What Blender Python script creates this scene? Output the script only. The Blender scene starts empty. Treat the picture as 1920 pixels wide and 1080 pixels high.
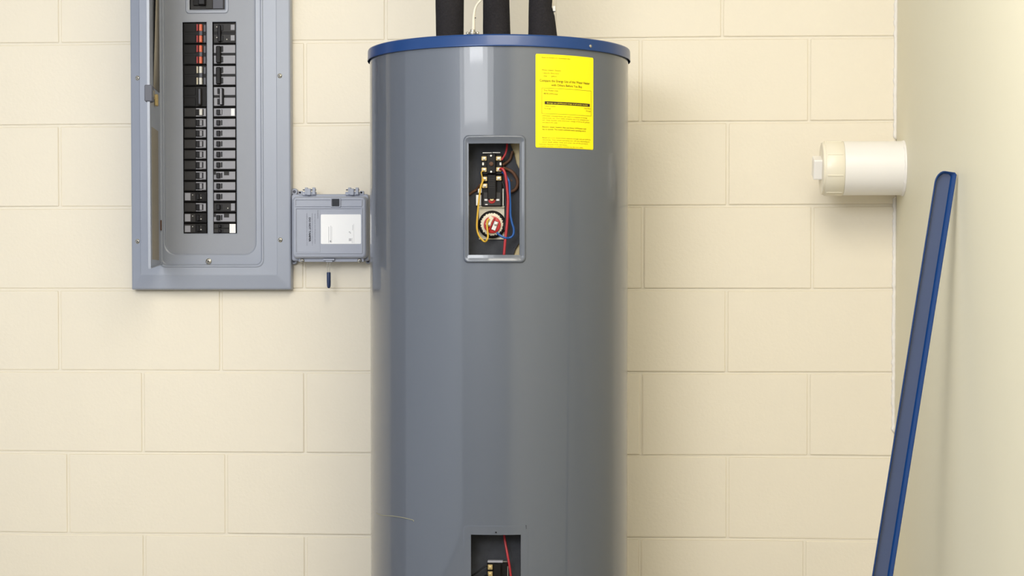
import bpy, bmesh, math, random
from mathutils import Vector, Matrix
random.seed(7)
C = bpy.context.scene.collection
PI = math.pi

# ------------------------------------------------------------------ camera, world, lights, exposure
CAM = Vector((0, -4.703, 1.0)); YAW = 0.063735; PITCH = -0.032415; F = 3600.0; CY = 664.74
cd = bpy.data.cameras.new('camera'); cam = bpy.data.objects.new('camera', cd); C.objects.link(cam)
cam.location = CAM; cam.rotation_euler = (PI/2 + PITCH, 0, YAW)
cd.sensor_width = 36; cd.lens = 36*F/1920; cd.shift_y = (CY-540)/1920; cd.clip_start = 0.05
bpy.context.scene.camera = cam
sc = bpy.context.scene
sc.view_settings.view_transform = 'Standard'; sc.view_settings.look = 'None'
sc.view_settings.gamma = 1; sc.view_settings.use_curve_mapping = False
sc.view_settings.exposure = 0.02
W = bpy.data.worlds.new('world'); sc.world = W; W.use_nodes = True
W.node_tree.nodes['Background'].inputs[0].default_value = (0.80, 0.86, 1.0, 1)
W.node_tree.nodes['Background'].inputs[1].default_value = 0.5

def area(name, loc, target, sx, sy, power, col):
    l = bpy.data.lights.new(name, 'AREA'); l.shape = 'RECTANGLE'; l.size = sx; l.size_y = sy
    l.energy = power; l.color = col
    o = bpy.data.objects.new(name, l); C.objects.link(o); o.location = loc
    d = Vector(target)-Vector(loc); o.rotation_euler = d.to_track_quat('-Z', 'Y').to_euler()
    return o
area('key_light', (-1.28, -3.98, 2.2), (-0.5, 0, 1.1), 0.75, 0.6, 11, (0.97, 0.98, 1.0))
area('key_soft_layer', (-1.32, -4.02, 2.14), (-0.5, 0, 1.1), 1.35, 0.95, 18, (0.97, 0.98, 1.0))  # second, larger layer of the key, added to soften its highlight edge
area('key_wide_layer', (-1.55, -4.05, 2.0), (-0.5, 0, 1.1), 2.5, 1.4, 37, (0.97, 0.98, 1.0))  # widest key layer, added for the broad gradient on the tank
area('overhead_fill_light', (0.0, -2.5, 2.66), (0.0, -2.5, 0), 1.1, 1.8, 50, (1.0, 0.94, 0.82))  # added warm fill for bounced room light, not a known lamp
area('left_fill_light', (-2.2, -2.4, 1.34), (0, -2.4, 1.34), 3.4, 2.6, 16, (0.80, 0.88, 1.0))  # added cool fill for the tank's bluish reflection; no window there

# ------------------------------------------------------------------ picture point -> point in the room
def ray(px, py):
    v = Vector(((px-960)/F, 1, -(py-CY)/F))
    c, s = math.cos(PITCH), math.sin(PITCH); v = Vector((v.x, c*v.y-s*v.z, s*v.y+c*v.z))
    c, s = math.cos(YAW), math.sin(YAW); return Vector((c*v.x-s*v.y, s*v.x+c*v.y, v.z))
def at(px, py, Y):
    v = ray(px, py); return CAM + v*((Y-CAM.y)/v.y)
def rect(x0, y0, x1, y1, Y):          # -> X0, X1, Z0, Z1 on the plane Y
    a = at(x0, (y0+y1)/2, Y).x; b = at(x1, (y0+y1)/2, Y).x
    return a, b, at((x0+x1)/2, y1, Y).z, at((x0+x1)/2, y0, Y).z

# ------------------------------------------------------------------ materials
def s2l(c):
    return tuple(((v/255)/12.92 if v/255 <= .04045 else ((v/255+.055)/1.055)**2.4) for v in c)
def mat(name, rgb, rough=.5, metal=0, coat=0, coat_rough=.1, noise=0, nscale=40, bump=0, bscale=200, bdist=.001, spec=.5):
    m = bpy.data.materials.new(name); m.use_nodes = True; nt = m.node_tree; b = nt.nodes['Principled BSDF']
    col = (*s2l(rgb), 1)
    b.inputs['Base Color'].default_value = col; b.inputs['Roughness'].default_value = rough
    b.inputs['Metallic'].default_value = metal; b.inputs['Coat Weight'].default_value = coat
    b.inputs['Coat Roughness'].default_value = coat_rough; b.inputs['Specular IOR Level'].default_value = spec
    tc = nt.nodes.new('ShaderNodeTexCoord')
    if noise:
        n = nt.nodes.new('ShaderNodeTexNoise'); n.inputs['Scale'].default_value = nscale; n.inputs['Detail'].default_value = 5
        r = nt.nodes.new('ShaderNodeMix'); r.data_type = 'RGBA'
        r.inputs[6].default_value = (*[max(0, v*(1-noise)) for v in col[:3]], 1)
        r.inputs[7].default_value = (*[min(1, v*(1+noise)) for v in col[:3]], 1)
        nt.links.new(tc.outputs['Object'], n.inputs['Vector']); nt.links.new(n.outputs['Fac'], r.inputs[0])
        nt.links.new(r.outputs[2], b.inputs['Base Color'])
    if bump:
        n = nt.nodes.new('ShaderNodeTexNoise'); n.inputs['Scale'].default_value = bscale; n.inputs['Detail'].default_value = 4
        u = nt.nodes.new('ShaderNodeBump'); u.inputs['Strength'].default_value = bump; u.inputs['Distance'].default_value = bdist
        nt.links.new(tc.outputs['Object'], n.inputs['Vector']); nt.links.new(n.outputs['Fac'], u.inputs['Height'])
        nt.links.new(u.outputs['Normal'], b.inputs['Normal'])
    return m
M = {}
M['block'] = mat('block_paint', (239, 230, 211), .5, bump=.35, bscale=120, bdist=.0014, noise=.02, nscale=6)
M['mortar'] = mat('joint_paint', (239, 231, 213), .5, bump=.3, bscale=150)
M['wall'] = mat('smooth_wall_paint', (230, 224, 200), .55, bump=.25, bscale=60, bdist=.001, noise=.015, nscale=4)
M['far_wall'] = mat('blue_grey_wall', (150, 158, 178), .7, noise=.03, nscale=3)
M['ceiling'] = mat('ceiling_paint', (225, 222, 212), .8, noise=.02, nscale=8)
M['concrete'] = mat('concrete_floor', (150, 145, 135), .8, noise=.15, nscale=12, bump=.4, bscale=60)
M['caulk'] = mat('white_caulk', (240, 236, 230), .6, bump=.6, bscale=90, bdist=.003)
M['panel'] = mat('grey_enamel', (154, 160, 174), .38, coat=.35, coat_rough=.25, bump=.06, bscale=500, noise=.02, nscale=20)
M['dead'] = mat('grey_enamel_inner', (148, 152, 162), .45, coat=.2, coat_rough=.3, bump=.06, bscale=500, noise=.02)
M['blackp'] = mat('black_moulded_plastic', (26, 24, 23), .38, bump=.1, bscale=300, spec=.15)
M['darkp'] = mat('charcoal_plastic', (50, 48, 47), .4, noise=.2, nscale=150, spec=.2)
M['grey_sheen_tag'] = mat('grey_sheen_and_tag', (152, 152, 160), .45, noise=.06, nscale=300)  # bright reflection on black breakers put into base colour; also tags and dust
M['toggle'] = mat('black_toggle', (20, 18, 20), .35, spec=.2)
M['whitep'] = mat('white_plastic', (222, 220, 214), .4)
M['orange'] = mat('orange_plastic', (226, 110, 72), .4)
M['red'] = mat('red_plastic', (170, 34, 34), .4, noise=.15, nscale=200)
M['card'] = mat('tan_card', (152, 145, 133), .9, noise=.12, nscale=200)
M['steel'] = mat('zinc_steel', (190, 186, 175), .35, metal=.9, noise=.1, nscale=200)
M['brass'] = mat('dull_brass', (190, 168, 118), .45, metal=.55, noise=.25, nscale=300)
M['pvcgrey'] = mat('grey_box_plastic', (164, 169, 183), .45, coat=.15, coat_rough=.3, bump=.08, bscale=400)
M['paper'] = mat('white_sticker', (255, 255, 255), .5)
M['faint'] = mat('faint_print', (205, 205, 208), .6)
M['print'] = mat('grey_print', (95, 97, 108), .6)
M['printd'] = mat('dark_print', (45, 47, 58), .6)
M['navyrub'] = mat('navy_rubber', (32, 52, 92), .45)
M['tank'] = mat('tank_enamel', (88, 94, 105), .4, coat=.8, coat_rough=.045, bump=.012, bscale=700, noise=.012, nscale=3)
M['blue'] = mat('blue_enamel', (0, 54, 114), .35, coat=.2, coat_rough=.12, noise=.04, nscale=8)
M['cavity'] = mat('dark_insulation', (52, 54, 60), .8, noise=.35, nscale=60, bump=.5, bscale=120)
M['foam'] = mat('yellowed_foam', (205, 190, 150), .9, noise=.15, nscale=60, bump=.8, bscale=90)
M['pipefoam'] = mat('black_pipe_foam', (44, 42, 44), .95, noise=.35, nscale=220, bump=1, bscale=260, bdist=.002, spec=.15)
M['pvc'] = mat('white_pvc', (243, 240, 236), .3, coat=.25, coat_rough=.15, noise=.02, nscale=15)
M['pvccream'] = mat('cream_pvc', (238, 231, 212), .35, coat=.08, coat_rough=.12)
M['yellow'] = mat('yellow_label', (255, 236, 0), .5)
M['ink'] = mat('olive_ink', (112, 98, 0), .6)
M['inkd'] = mat('black_ink', (52, 30, 8), .6)
M['wred'] = mat('red_wire', (160, 36, 44), .4)
M['wblue'] = mat('blue_wire', (24, 78, 145), .4)
M['wyellow'] = mat('yellow_wire', (200, 160, 50), .45)
M['wbrown'] = mat('rust_brown_wire', (84, 54, 34), .7, noise=.3, nscale=150)
M['wblack'] = mat('black_wire', (20, 20, 22), .45)
M['cable'] = mat('white_cable', (224, 216, 198), .45)
M['stripin'] = mat('slate_blue_enamel', (62, 76, 112), .4, coat=.4, coat_rough=.15, noise=.05, nscale=14)
M['cream'] = mat('aged_cream_metal', (206, 198, 176), .5, noise=.15, nscale=150)
M['hooked_line'] = mat('yellowish_line', (140, 138, 118), .6)
M['smoke'] = mat('black_lens', (22, 27, 36), .3, spec=.2)

# ------------------------------------------------------------------ mesh helpers
def link(name, bm, m, parent=None, smooth=False, kind=None):
    me = bpy.data.meshes.new(name); bm.normal_update(); bm.to_mesh(me); bm.free()
    if smooth:
        me.polygons.foreach_set('use_smooth', [True]*len(me.polygons))
    for mm in (m if isinstance(m, (list, tuple)) else [m]): me.materials.append(mm)
    o = bpy.data.objects.new(name, me); C.objects.link(o)
    if parent is not None: o.parent = parent; o.matrix_parent_inverse = Matrix.Identity(4); o.location = -wl(parent)
    if kind: o['kind'] = kind
    return o
def wl(p):
    v = Vector(p.location)
    while p.parent: p = p.parent; v = v + Vector(p.location)
    return v
def thing(name, label, cat, loc, group=None):
    o = bpy.data.objects.new(name, None); C.objects.link(o); o.location = loc; o.empty_display_size = .05
    o['label'] = label; o['category'] = cat
    if group: o['group'] = group
    return o
def box(bm, x0, x1, y0, y1, z0, z1, bev=0, seg=1, mi=0, Mx=None):
    vs = [bm.verts.new((x, y, z)) for x in (x0, x1) for y in (y0, y1) for z in (z0, z1)]
    q = [(0, 1, 3, 2), (4, 6, 7, 5), (0, 4, 5, 1), (2, 3, 7, 6), (0, 2, 6, 4), (1, 5, 7, 3)]
    fs = [bm.faces.new([vs[i] for i in f]) for f in q]
    for f in fs: f.material_index = mi
    if bev:
        es = list({e for f in fs for e in f.edges})
        r = bmesh.ops.bevel(bm, geom=es, offset=bev, segments=seg, affect='EDGES', profile=.5)
        vs = list({v for f in r['faces'] for v in f.verts} | {v for v in vs if v.is_valid})
        for f in r['faces']: f.material_index = mi
    if Mx is not None:
        for v in vs: v.co = Mx @ v.co
    return vs
def B(name, r, y0, y1, m, parent, bev=0, seg=1, kind=None):      # box part from rect tuple
    bm = bmesh.new(); box(bm, r[0], r[1], y0, y1, r[2], r[3], bev, seg); return link(name, bm, m, parent, kind=kind)
def PB(name, x0, y0, x1, y1, yf, yb, m, parent, bev=0, seg=1):    # box part seen at a picture rectangle
    return B(name, rect(x0, y0, x1, y1, yf), yf, yb, m, parent, bev, seg)
def rr(x0, x1, z0, z1, r, y, n=6):
    r = max(min(r, (x1-x0)/2*.999, (z1-z0)/2*.999), 1e-5); pts = []
    for cx, cz, a0 in ((x1-r, z1-r, 0), (x0+r, z1-r, PI/2), (x0+r, z0+r, PI), (x1-r, z0+r, 1.5*PI)):
        for k in range(n+1):
            a = a0 + PI/2*k/n; pts.append(Vector((cx+r*math.cos(a), y, cz+r*math.sin(a))))
    return pts
def loft(bm, loops, cap0=False, cap1=False, mi=0, closed=True):
    L = [[bm.verts.new(p) for p in l] for l in loops]; n = len(L[0])
    for a, b in zip(L[:-1], L[1:]):
        for i in range(n if closed else n-1):
            j = (i+1) % n; f = bm.faces.new((a[i], a[j], b[j], b[i])); f.material_index = mi
    if cap0: bm.faces.new(L[0]).material_index = mi
    if cap1: bm.faces.new(list(reversed(L[-1]))).material_index = mi
    return L
def rloft(name, specs, m, parent, cap1=True, n=6, smooth=False):   # specs: (rect, inset, radius, y)
    bm = bmesh.new()
    loft(bm, [rr(r[0]+i, r[1]-i, r[2]+i, r[3]-i, rad, y, n) for r, i, rad, y in specs], cap1=cap1)
    bmesh.ops.recalc_face_normals(bm, faces=bm.faces)
    return link(name, bm, m, parent, smooth)
def lathe(bm, prof, origin, axis, n=48, mi=0, cap0=True, cap1=True):   # prof: (radius, t along axis)
    ax = Vector(axis).normalized(); u = ax.orthogonal().normalized(); v = ax.cross(u); o = Vector(origin)
    loops = [[o+ax*t+(u*math.cos(2*PI*k/n)+v*math.sin(2*PI*k/n))*max(r, 1e-5) for k in range(n)] for r, t in prof]
    loft(bm, loops, cap0, cap1, mi); bmesh.ops.recalc_face_normals(bm, faces=bm.faces)
def autosmooth(o, ang=40):
    me = o.data; me.polygons.foreach_set('use_smooth', [True]*len(me.polygons))
    me.set_sharp_from_angle(angle=math.radians(ang)); return o
def L(name, prof, origin, axis, m, parent, n=32):
    bm = bmesh.new(); lathe(bm, prof, origin, axis, n); return autosmooth(link(name, bm, m, parent))
def spline(pts, sub=8):
    P = [Vector(p) for p in pts]; P = [P[0]*2-P[1]]+P+[P[-1]*2-P[-2]]; out = []
    for i in range(1, len(P)-2):
        for k in range(sub):
            t = k/sub; a, b, c, d = P[i-1:i+3]
            out.append(.5*((2*b)+(c-a)*t+(2*a-5*b+4*c-d)*t*t+(3*b-a-3*c+d)*t**3))
    out.append(P[-2]); return out
def tube(bm, pts, r, n=10, sub=8):
    S = spline(pts, sub); up = Vector((0, 1, 0)); loops = []
    for i, p in enumerate(S):
        t = (S[min(i+1, len(S)-1)]-S[max(i-1, 0)]).normalized(); u = t.cross(up)
        if u.length < 1e-3: u = t.cross(Vector((1, 0, 0)))
        u.normalize(); v = t.cross(u); rad = r(i/(len(S)-1)) if callable(r) else r
        loops.append([p+(u*math.cos(2*PI*k/n)+v*math.sin(2*PI*k/n))*rad for k in range(n)])
    loft(bm, loops, True, True); bmesh.ops.recalc_face_normals(bm, faces=bm.faces)
def T(name, pts, r, m, parent, n=10, sub=8):
    bm = bmesh.new(); tube(bm, pts, r, n, sub); return link(name, bm, m, parent, True)
def text(bm, s, size, x, z, width=None, align='LEFT', mi=0, bold=0, xf=None):   # writes s into bm in (x,z)
    cu = bpy.data.curves.new('t', 'FONT'); cu.body = s; cu.size = size; cu.align_x = align; cu.resolution_u = 2
    cu.offset = bold*size
    ob = bpy.data.objects.new('t', cu); C.objects.link(ob); bpy.context.view_layer.update()
    me = bpy.data.meshes.new_from_object(ob.evaluated_get(bpy.context.evaluated_depsgraph_get()))
    xs = [v.co.x for v in me.vertices] or [0]; w = max(xs)-min(xs); x00 = min(xs) if align == 'LEFT' else 0
    k = width/w if width and w else 1
    base = [bm.verts.new((0, 0, 0)) for _ in me.vertices]
    for a, v in zip(base, me.vertices):
        p = Vector((x+(v.co.x-x00)*k, 0, z+v.co.y)); a.co = xf(p) if xf else p
    for p in me.polygons:
        try: bm.faces.new([base[i] for i in p.vertices]).material_index = mi
        except ValueError: pass
    bpy.data.objects.remove(ob); bpy.data.curves.remove(cu); bpy.data.meshes.remove(me)
def screw(name, px, py, yf, rpx, parent, m='steel', slot=True):
    p = at(px, py, yf); r = rpx*1.28e-3
    bm = bmesh.new(); lathe(bm, [(r, 0), (r, .0012), (r*.8, .0024), (r*.4, .003), (1e-5, .0031)], p, (0, -1, 0), 20, cap1=False)
    o = autosmooth(link(name, bm, M[m], parent))
    if slot:
        bm = bmesh.new()
        for a in (.5, .5+PI/2):
            box(bm, -r*.6, r*.6, -.0036, -.0026, -r*.11, r*.11, Mx=Matrix.Translation(p) @ Matrix.Rotation(a, 4, 'Y'))
        link('screw_slot', bm, M['toggle'], parent if parent.parent is not None and parent.parent.parent is not None else o)
    return o

# ------------------------------------------------------------------ the room
XR = 0.6308; XL = -2.25; YB = -5.6; H = 2.7; ZL0 = 1.6164
def struct(name, x0, x1, y0, y1, z0, z1, m):
    bm = bmesh.new(); box(bm, x0, x1, y0, y1, z0, z1); return link(name, bm, m, kind='structure')
wall_back = struct('wall_back', XL, XR, .0021, .2, 0, H, M['mortar'])
struct('wall_right', XR, XR+.12, YB, .2, 0, H, M['wall'])
struct('wall_left', XL-.12, XL, YB, .2, 0, H, M['far_wall'])
struct('wall_behind', XL, XR, YB-.12, YB, 0, H, M['far_wall'])
struct('floor', XL-.12, XR+.12, YB-.12, .2, -.1, 0, M['concrete'])
struct('ceiling', XL-.12, XR+.12, YB-.12, .2, H, H+.1, M['ceiling'])

joints = {-1: [723, 1040, 1354, 1672], 0: [-38, 268, 572, 887, 1201, 1517], 1: [-190, 112, 414, 730, 1046, 1364],
          2: [-38, 268, 570, 887, 1205.5, 1523], 3: [-190, 112, 414, 730, 1046, 1362], 4: [-38, 268, 572, 887, 1202, 1516],
          5: [-180, 128, 424, 740, 1050, 1364], 6: [-36, 271, 573, 887, 1200, 1508]}
for k in range(-6, 9):
    z1 = ZL0-.2032*k; z0 = z1-.2032
    if z1 > H+.15 or z0 < -.15: continue
    z0 = max(z0, 0); z1 = min(z1, H)
    if k == -1: js = [at(p, 40, 0).x for p in joints[-1]]
    else:
        kk = k if k in joints else (6 if k % 2 == 0 else 5)
        py = 75+156*k+78
        js = [at(p, min(max(py, 0), 1080), 0).x for p in joints[kk]]
    while js[0] > XL: js.insert(0, js[0]-.4064)
    if js[-1] < XR-.42: js.append(js[-1]+.4064)
    js = [j for j in js if XL+.02 < j < XR-.02]; js = [XL-.004]+js+[XR+.002]
    for a, b in zip(js[:-1], js[1:]):
        bm = bmesh.new(); g = .0031; pr = random.uniform(-.0008, .0006)
        lo = XR-.001 if b > XR else b-g
        vs = box(bm, max(a+g, XL+.001), lo, pr, .00205, z0+(g if z0 > 0 else 0), z1-(g if z1 < H else 0), .0018, 1)
        for v in vs:                                     # slightly uneven, heavily painted edges
            v.co.z += .0008*math.sin(v.co.x*9+k); v.co.y += .0004*math.sin(v.co.x*13+v.co.z*17)
        link('concrete_block', bm, M['block'], wall_back)

# caulk bead in the corner: a few torn lengths
def bead(name, y0, y1, seed):
    rnd = random.Random(seed); bm = bmesh.new(); loops = []
    p0 = at(1679, y0, -.004).z; p1 = at(1679, y1, -.004).z; n = max(6, int((p0-p1)/.006))
    for i in range(n+1):
        z = p0+(p1-p0)*i/n; w = .0048+rnd.uniform(-.0009, .0009)
        if i in (0, n): w *= .3
        xc = XR-w*.75
        loops.append([Vector((xc+w*math.cos(t), -.0015+w*.9*math.sin(t)-.001, z)) for t in [2*PI*q/8 for q in range(8)]])
    loft(bm, loops, True, True); bmesh.ops.recalc_face_normals(bm, faces=bm.faces)
    return link(name, bm, M['caulk'], None, True, 'structure')
bead('trim_1', -40, 262, 1); bead('trim_2', 368, 812, 3)

# ------------------------------------------------------------------ breaker panel
YF = -.033
PT = -330                                          # panel top (above the frame)
pan = thing('breaker_panel', 'grey metal breaker panel with open door and two columns of black breakers', 'breaker panel',
            at(394, 543, 0))
outer = rect(243.5, PT, 544, 543, YF)
inner = rect(299, PT+50, 489, 497, YF)
inner2 = rect(306, PT+60, 479, 478, YF+.010)
bm = bmesh.new()
def rl(r, ins, rad, y): return rr(r[0]+ins, r[1]-ins, r[2]+ins, r[3]-ins, rad, y, 8)
mid = (outer[0]+.024, outer[1]-.034, outer[2]+.036, outer[3]-.036)
loft(bm, [rl(outer, 0, .003, 0), rl(outer, 0, .003, YF+.007), rl(outer, .0012, .004, YF+.004), rl(outer, .004, .005, YF+.0025),
          rl(mid, -.001, .004, YF-.001), rl(mid, .0006, .004, YF-.0003), rl(inner, -.006, .018, YF),
          rl(inner, -.004, .018, YF-.0015), rl(inner, -.001, .016, YF-.0015), rl(inner, .0008, .015, YF+.002),
          rl(inner, .0015, .014, YF+.009), rl(inner, .003, .013, YF+.010),
          rl(inner2, -.001, .03, YF+.0095), rl(inner2, .001, .03, YF+.011), rl(inner2, .002, .03, YF+.018)])
bmesh.ops.recalc_face_normals(bm, faces=bm.faces)
frame = autosmooth(link('trim_frame', bm, M['panel'], pan), 14)
YD = YF+.018                                        # dead front plane
# dead front with cut-outs
cols = [rect(343, 42.5, 388.5, 438, YD), rect(399, 41, 443.5, 437.5, YD)]
mb = rect(355, -130, 421, 18, YD)
xs = sorted({inner2[0]-.003, inner2[1]+.003, cols[0][0], cols[0][1], cols[1][0], cols[1][1], mb[0], mb[1]})
zt, zb = cols[1][3], cols[0][2]
zs = sorted({inner2[2]-.003, inner2[3]+.003, zb, zt, mb[2], mb[3]})
bm = bmesh.new()
def hole(x, z):
    for c in cols:
        if c[0] < x < c[1] and zb < z < zt: return True
    return mb[0] < x < mb[1] and mb[2] < z < mb[3]
grid = {}
def gv(x, z):
    if (x, z) not in grid: grid[(x, z)] = bm.verts.new((x, YD, z))
    return grid[(x, z)]
for a, b in zip(xs[:-1], xs[1:]):
    for c, d in zip(zs[:-1], zs[1:]):
        if not hole((a+b)/2, (c+d)/2): bm.faces.new((gv(a, c), gv(b, c), gv(b, d), gv(a, d)))
o = link('dead_front', bm, M['dead'], pan)
md = o.modifiers.new('s', 'SOLIDIFY'); md.thickness = .0016; md.offset = -1
rloft('main_breaker_rim', [(mb, -.010, .009, YD), (mb, -.008, .008, YD-.0022), (mb, -.004, .006, YD-.0022), (mb, -.0002, .001, YD-.0003), (mb, 0, .001, YD+.003)],
      M['panel'], pan, cap1=False)
for c, in ((cols[0],), (cols[1],)):
    cc = (c[0], c[1], zb, zt)
    rloft('cutout_lip', [(cc, -.0016, .001, YD-.0001), (cc, -.001, .001, YD-.0011), (cc, 0, .0005, YD-.0009), (cc, .0001, .0005, YD+.004)], M['panel'], pan, cap1=False)
B('back_tray', (inner2[0]-.004, inner2[1]+.004, inner2[2]-.004, inner2[3]+.004), -.0035, -.0005, M['blackp'], pan)
# main breaker
mbo = B('main_breaker', (mb[0]+.001, mb[1]-.001, mb[2]+.001, mb[3]-.001), YD+.004, -.004, M['darkp'], pan, .001)
PB('toggle', 371, -70, 384, 9, YD-.012, YD+.004, M['toggle'], mbo, .002)
PB('raised_block', 362, -60, 385, 10, YD-.002, YD+.004, M['blackp'], mbo, .001)
PB('grey_face', 399, -60, 418, 16, YD+.0025, YD+.004, M['print'], mbo, .0006)
PB('brown_face', 385.5, -60, 398, 16, YD+.002, YD+.004, M['darkp'], mbo, .0006)

PY0, PIT = 42.6, 19.78
def slot_y(k, n=1): return PY0+PIT*k+.7, PY0+PIT*(k+n)-.7
YBK = YD+.0006                                      # breaker case front
def breaker(col, k, n, style):
    y0, y1 = slot_y(k, n); xa, xb = ((344.3, 387.6) if col == 0 else (400.2, 442.8))
    case = PB('circuit_breaker', xa, y0, xb, y1, YBK, -.004, M['blackp'], pan, .0009)
    for j in range(n):
        a, b = slot_y(k+j); a += .4; b -= .4; h = b-a
        if col == 0:
            fm = {'light': M['darkp'], 'dark': M['blackp'], 'tag': M['darkp']}[style[0]]
            PB('face_plate', 346, a+1, 366.5, b-1.2, YBK-.0012, YBK, fm, case, .0005)
            if style[0] == 'light' or (style[0] == 'dark' and style[1] in 'ow'):  # grey pieces below paint reflected light on the black case
                if style[0] == 'light':
                    PB('sheen_patch', 378.6, a+1.4, 386, b-1.8, YBK-.0013, YBK, M['grey_sheen_tag'], case, .0004)
                    PB('sheen_edge', 367.5, a+1, 378.6, a+2.8, YBK-.0011, YBK, M['grey_sheen_tag'], case)
                    PB('sheen_edge', 367.5, b-2.9, 378.6, b-1.2, YBK-.0011, YBK, M['grey_sheen_tag'], case)
                else:
                    PB('sheen_patch', 381.8, a+3, 385.8, b-1.8, YBK-.0013, YBK, M['print'], case, .0004)
            if style[0] == 'tag':
                PB('paper_tag', 346.5, a+1.5+2*(k % 2), 357, b-2, YBK-.0018, YBK, M['grey_sheen_tag'], case, .0003)
                screw('rating_dot', 361.3, a+5.5, YBK-.001, 1.1, case, 'whitep', False)
                PB('trip_window', 376, a+4, 386, b-2, YBK-.0013, YBK, M['blackp'], case, .0004)
                screw('rating_dot', 377, b-6.5, YBK-.004, 1.3, case, 'whitep', False)
            # toggles
            t = style[1]
            if t in 'ow' and n == 2:
                cm = {'o': (M['red'], M['orange']), 'w': (M['cream'], M['whitep'])}[t]
                ya, yb = (a+1.5, b-3.2) if j == 0 else (a+2.8, b-1.8)
                PB('toggle_side', 368.2, ya, 371.2, yb, YBK-.004, YBK, cm[0], case, .0006)
                PB('toggle', 373, ya, 378.2, yb, YBK-.010, YBK, cm[1], case, .001)
            elif t == 'b':
                PB('toggle', 368.6, a+3, 373.4, b-3.5, YBK-.009, YBK, M['toggle'], case, .0009)
                PB('slot_mark', 379.2, a+3, 381.3, b-3.5, YBK-.0019, YBK, M['toggle'], case)
                PB('toggle_rest', 373.9, a+3.4, 378.5, b-3.9, YBK-.004, YBK, M['grey_sheen_tag'] if style[0] == 'light' else M['darkp'], case, .0005)
            elif t == 'W':
                PB('toggle', 373.4, a+2.6, 378.8, b-3.4, YBK-.009, YBK, M['whitep'], case, .0009)
                PB('slot_mark', 379.6, a+2.6, 381.8, b-3.4, YBK-.0019, YBK, M['toggle'], case)
        else:
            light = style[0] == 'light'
            fm = M['grey_sheen_tag'] if light else M['darkp']  # grey carries the bright reflection off glossy black plastic
            if n == 2:
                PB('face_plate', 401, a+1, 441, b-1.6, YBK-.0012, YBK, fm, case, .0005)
                if style[1] != 'm':
                    PB('toggle_side', 414, a+3, 418, b-4, YBK-.004, YBK, M['toggle'], case, .0005)
                else:
                    PB('toggle_side', 407.4, a+3, 411, b-4, YBK-.004, YBK, M['toggle'], case, .0005)
                if style[0] == 'dark':
                    PB('paper_tag', 432.5, a+2.5, 440, b-5, YBK-.0018, YBK, M['grey_sheen_tag'], case, .0003)
                    screw('rating_dot', 406.8, a+7, YBK-.0015, 1.4, case, 'whitep', False)
                    if j == 1: screw('rating_dot', 425.4, b-7, YBK-.0015, 1.3, case, 'whitep', False)
            else:
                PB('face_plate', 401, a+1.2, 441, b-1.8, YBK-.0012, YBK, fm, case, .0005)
                PB('toggle', 405.3, a+3.4, 412.3, b-4.6, YBK-.009, YBK, M['toggle'], case, .001)
                if style[1] != 'd':
                    PB('slot_mark', 414.5, a+3.4, 416.8, b-4.6, YBK-.0019, YBK, M['toggle'], case)
                if style[1] == 'p':
                    PB('dark_patch', 401, a+1.4, 405.1, a+7, YBK-.0016, YBK, M['darkp'], case)
                    PB('dark_patch', 420, a+1, 429.5, a+8, YBK-.0016, YBK, M['darkp'], case)
                if style[1] == 't':
                    PB('paper_tag', 433, a+1.5, 440.5, b-2.5, YBK-.0018, YBK, M['grey_sheen_tag'], case, .0003)
                    screw('rating_dot', 427.4, b-7, YBK-.0015, 1.3, case, 'whitep', False)
                if style[1] == 'g':
                    PB('paper_tag', 433.2, a+1.5, 439.8, b-2.6, YBK-.0018, YBK, M['paper'], case, .0003)
                    PB('toggle_rest', 412.5, a+3.6, 415.6, b-5, YBK-.005, YBK, M['grey_sheen_tag'], case, .0005)
    if n == 2:
        a, b = y0+3, y1-3
        if col == 0:
            if style[1] in 'ow':
                m0 = a+10.5; PB('handle_tie', 373.4, m0, 379, b-12, YBK-.0085, YBK-.003, M['print'], case, .001)
            else:
                PB('handle_tie', 370.5, a, 377, b, YBK-.010, YBK, M['darkp'], case, .0018)
                PB('handle_face', 372.3, a+2, 375.5, b-3, YBK-.0107, YBK-.0095, M['print'], case, .0003)
        elif style[1] == 'm':
            PB('handle_tie', 411.3, a, 418.8, b, YBK-.010, YBK, M['toggle'], case, .0018)
            PB('handle_face', 412.3, a+.8, 415.5, b-1.5, YBK-.0112, YBK-.0095, M['grey_sheen_tag'], case, .0003)
        else:
            PB('handle_tie', 404.6 if style[0] == 'light' else 408, a, 413.6, b, YBK-.010, YBK, M['toggle'] if style[0] == 'dark' else M['blackp'], case, .002)
for k, s in ((0, ('dark', 'o')), (2, ('dark', 'o')), (4, ('dark', 'w')), (6, ('dark', 'k'))): breaker(0, k, 2, s)
breaker(0, 8, 1, ('light', 'W'))
for k in range(9, 16): breaker(0, k, 1, ('light', 'b'))
breaker(0, 16, 1, ('tag', 'b')); breaker(0, 17, 1, ('light', 'b')); breaker(0, 18, 1, ('tag', 'b')); breaker(0, 19, 1, ('tag', 'b'))
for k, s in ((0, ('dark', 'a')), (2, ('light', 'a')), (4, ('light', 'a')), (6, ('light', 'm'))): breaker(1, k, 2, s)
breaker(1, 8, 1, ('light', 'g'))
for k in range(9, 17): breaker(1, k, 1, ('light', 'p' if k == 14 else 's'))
breaker(1, 17, 1, ('dark', 't')); breaker(1, 18, 1, ('light', 'p'))
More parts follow.
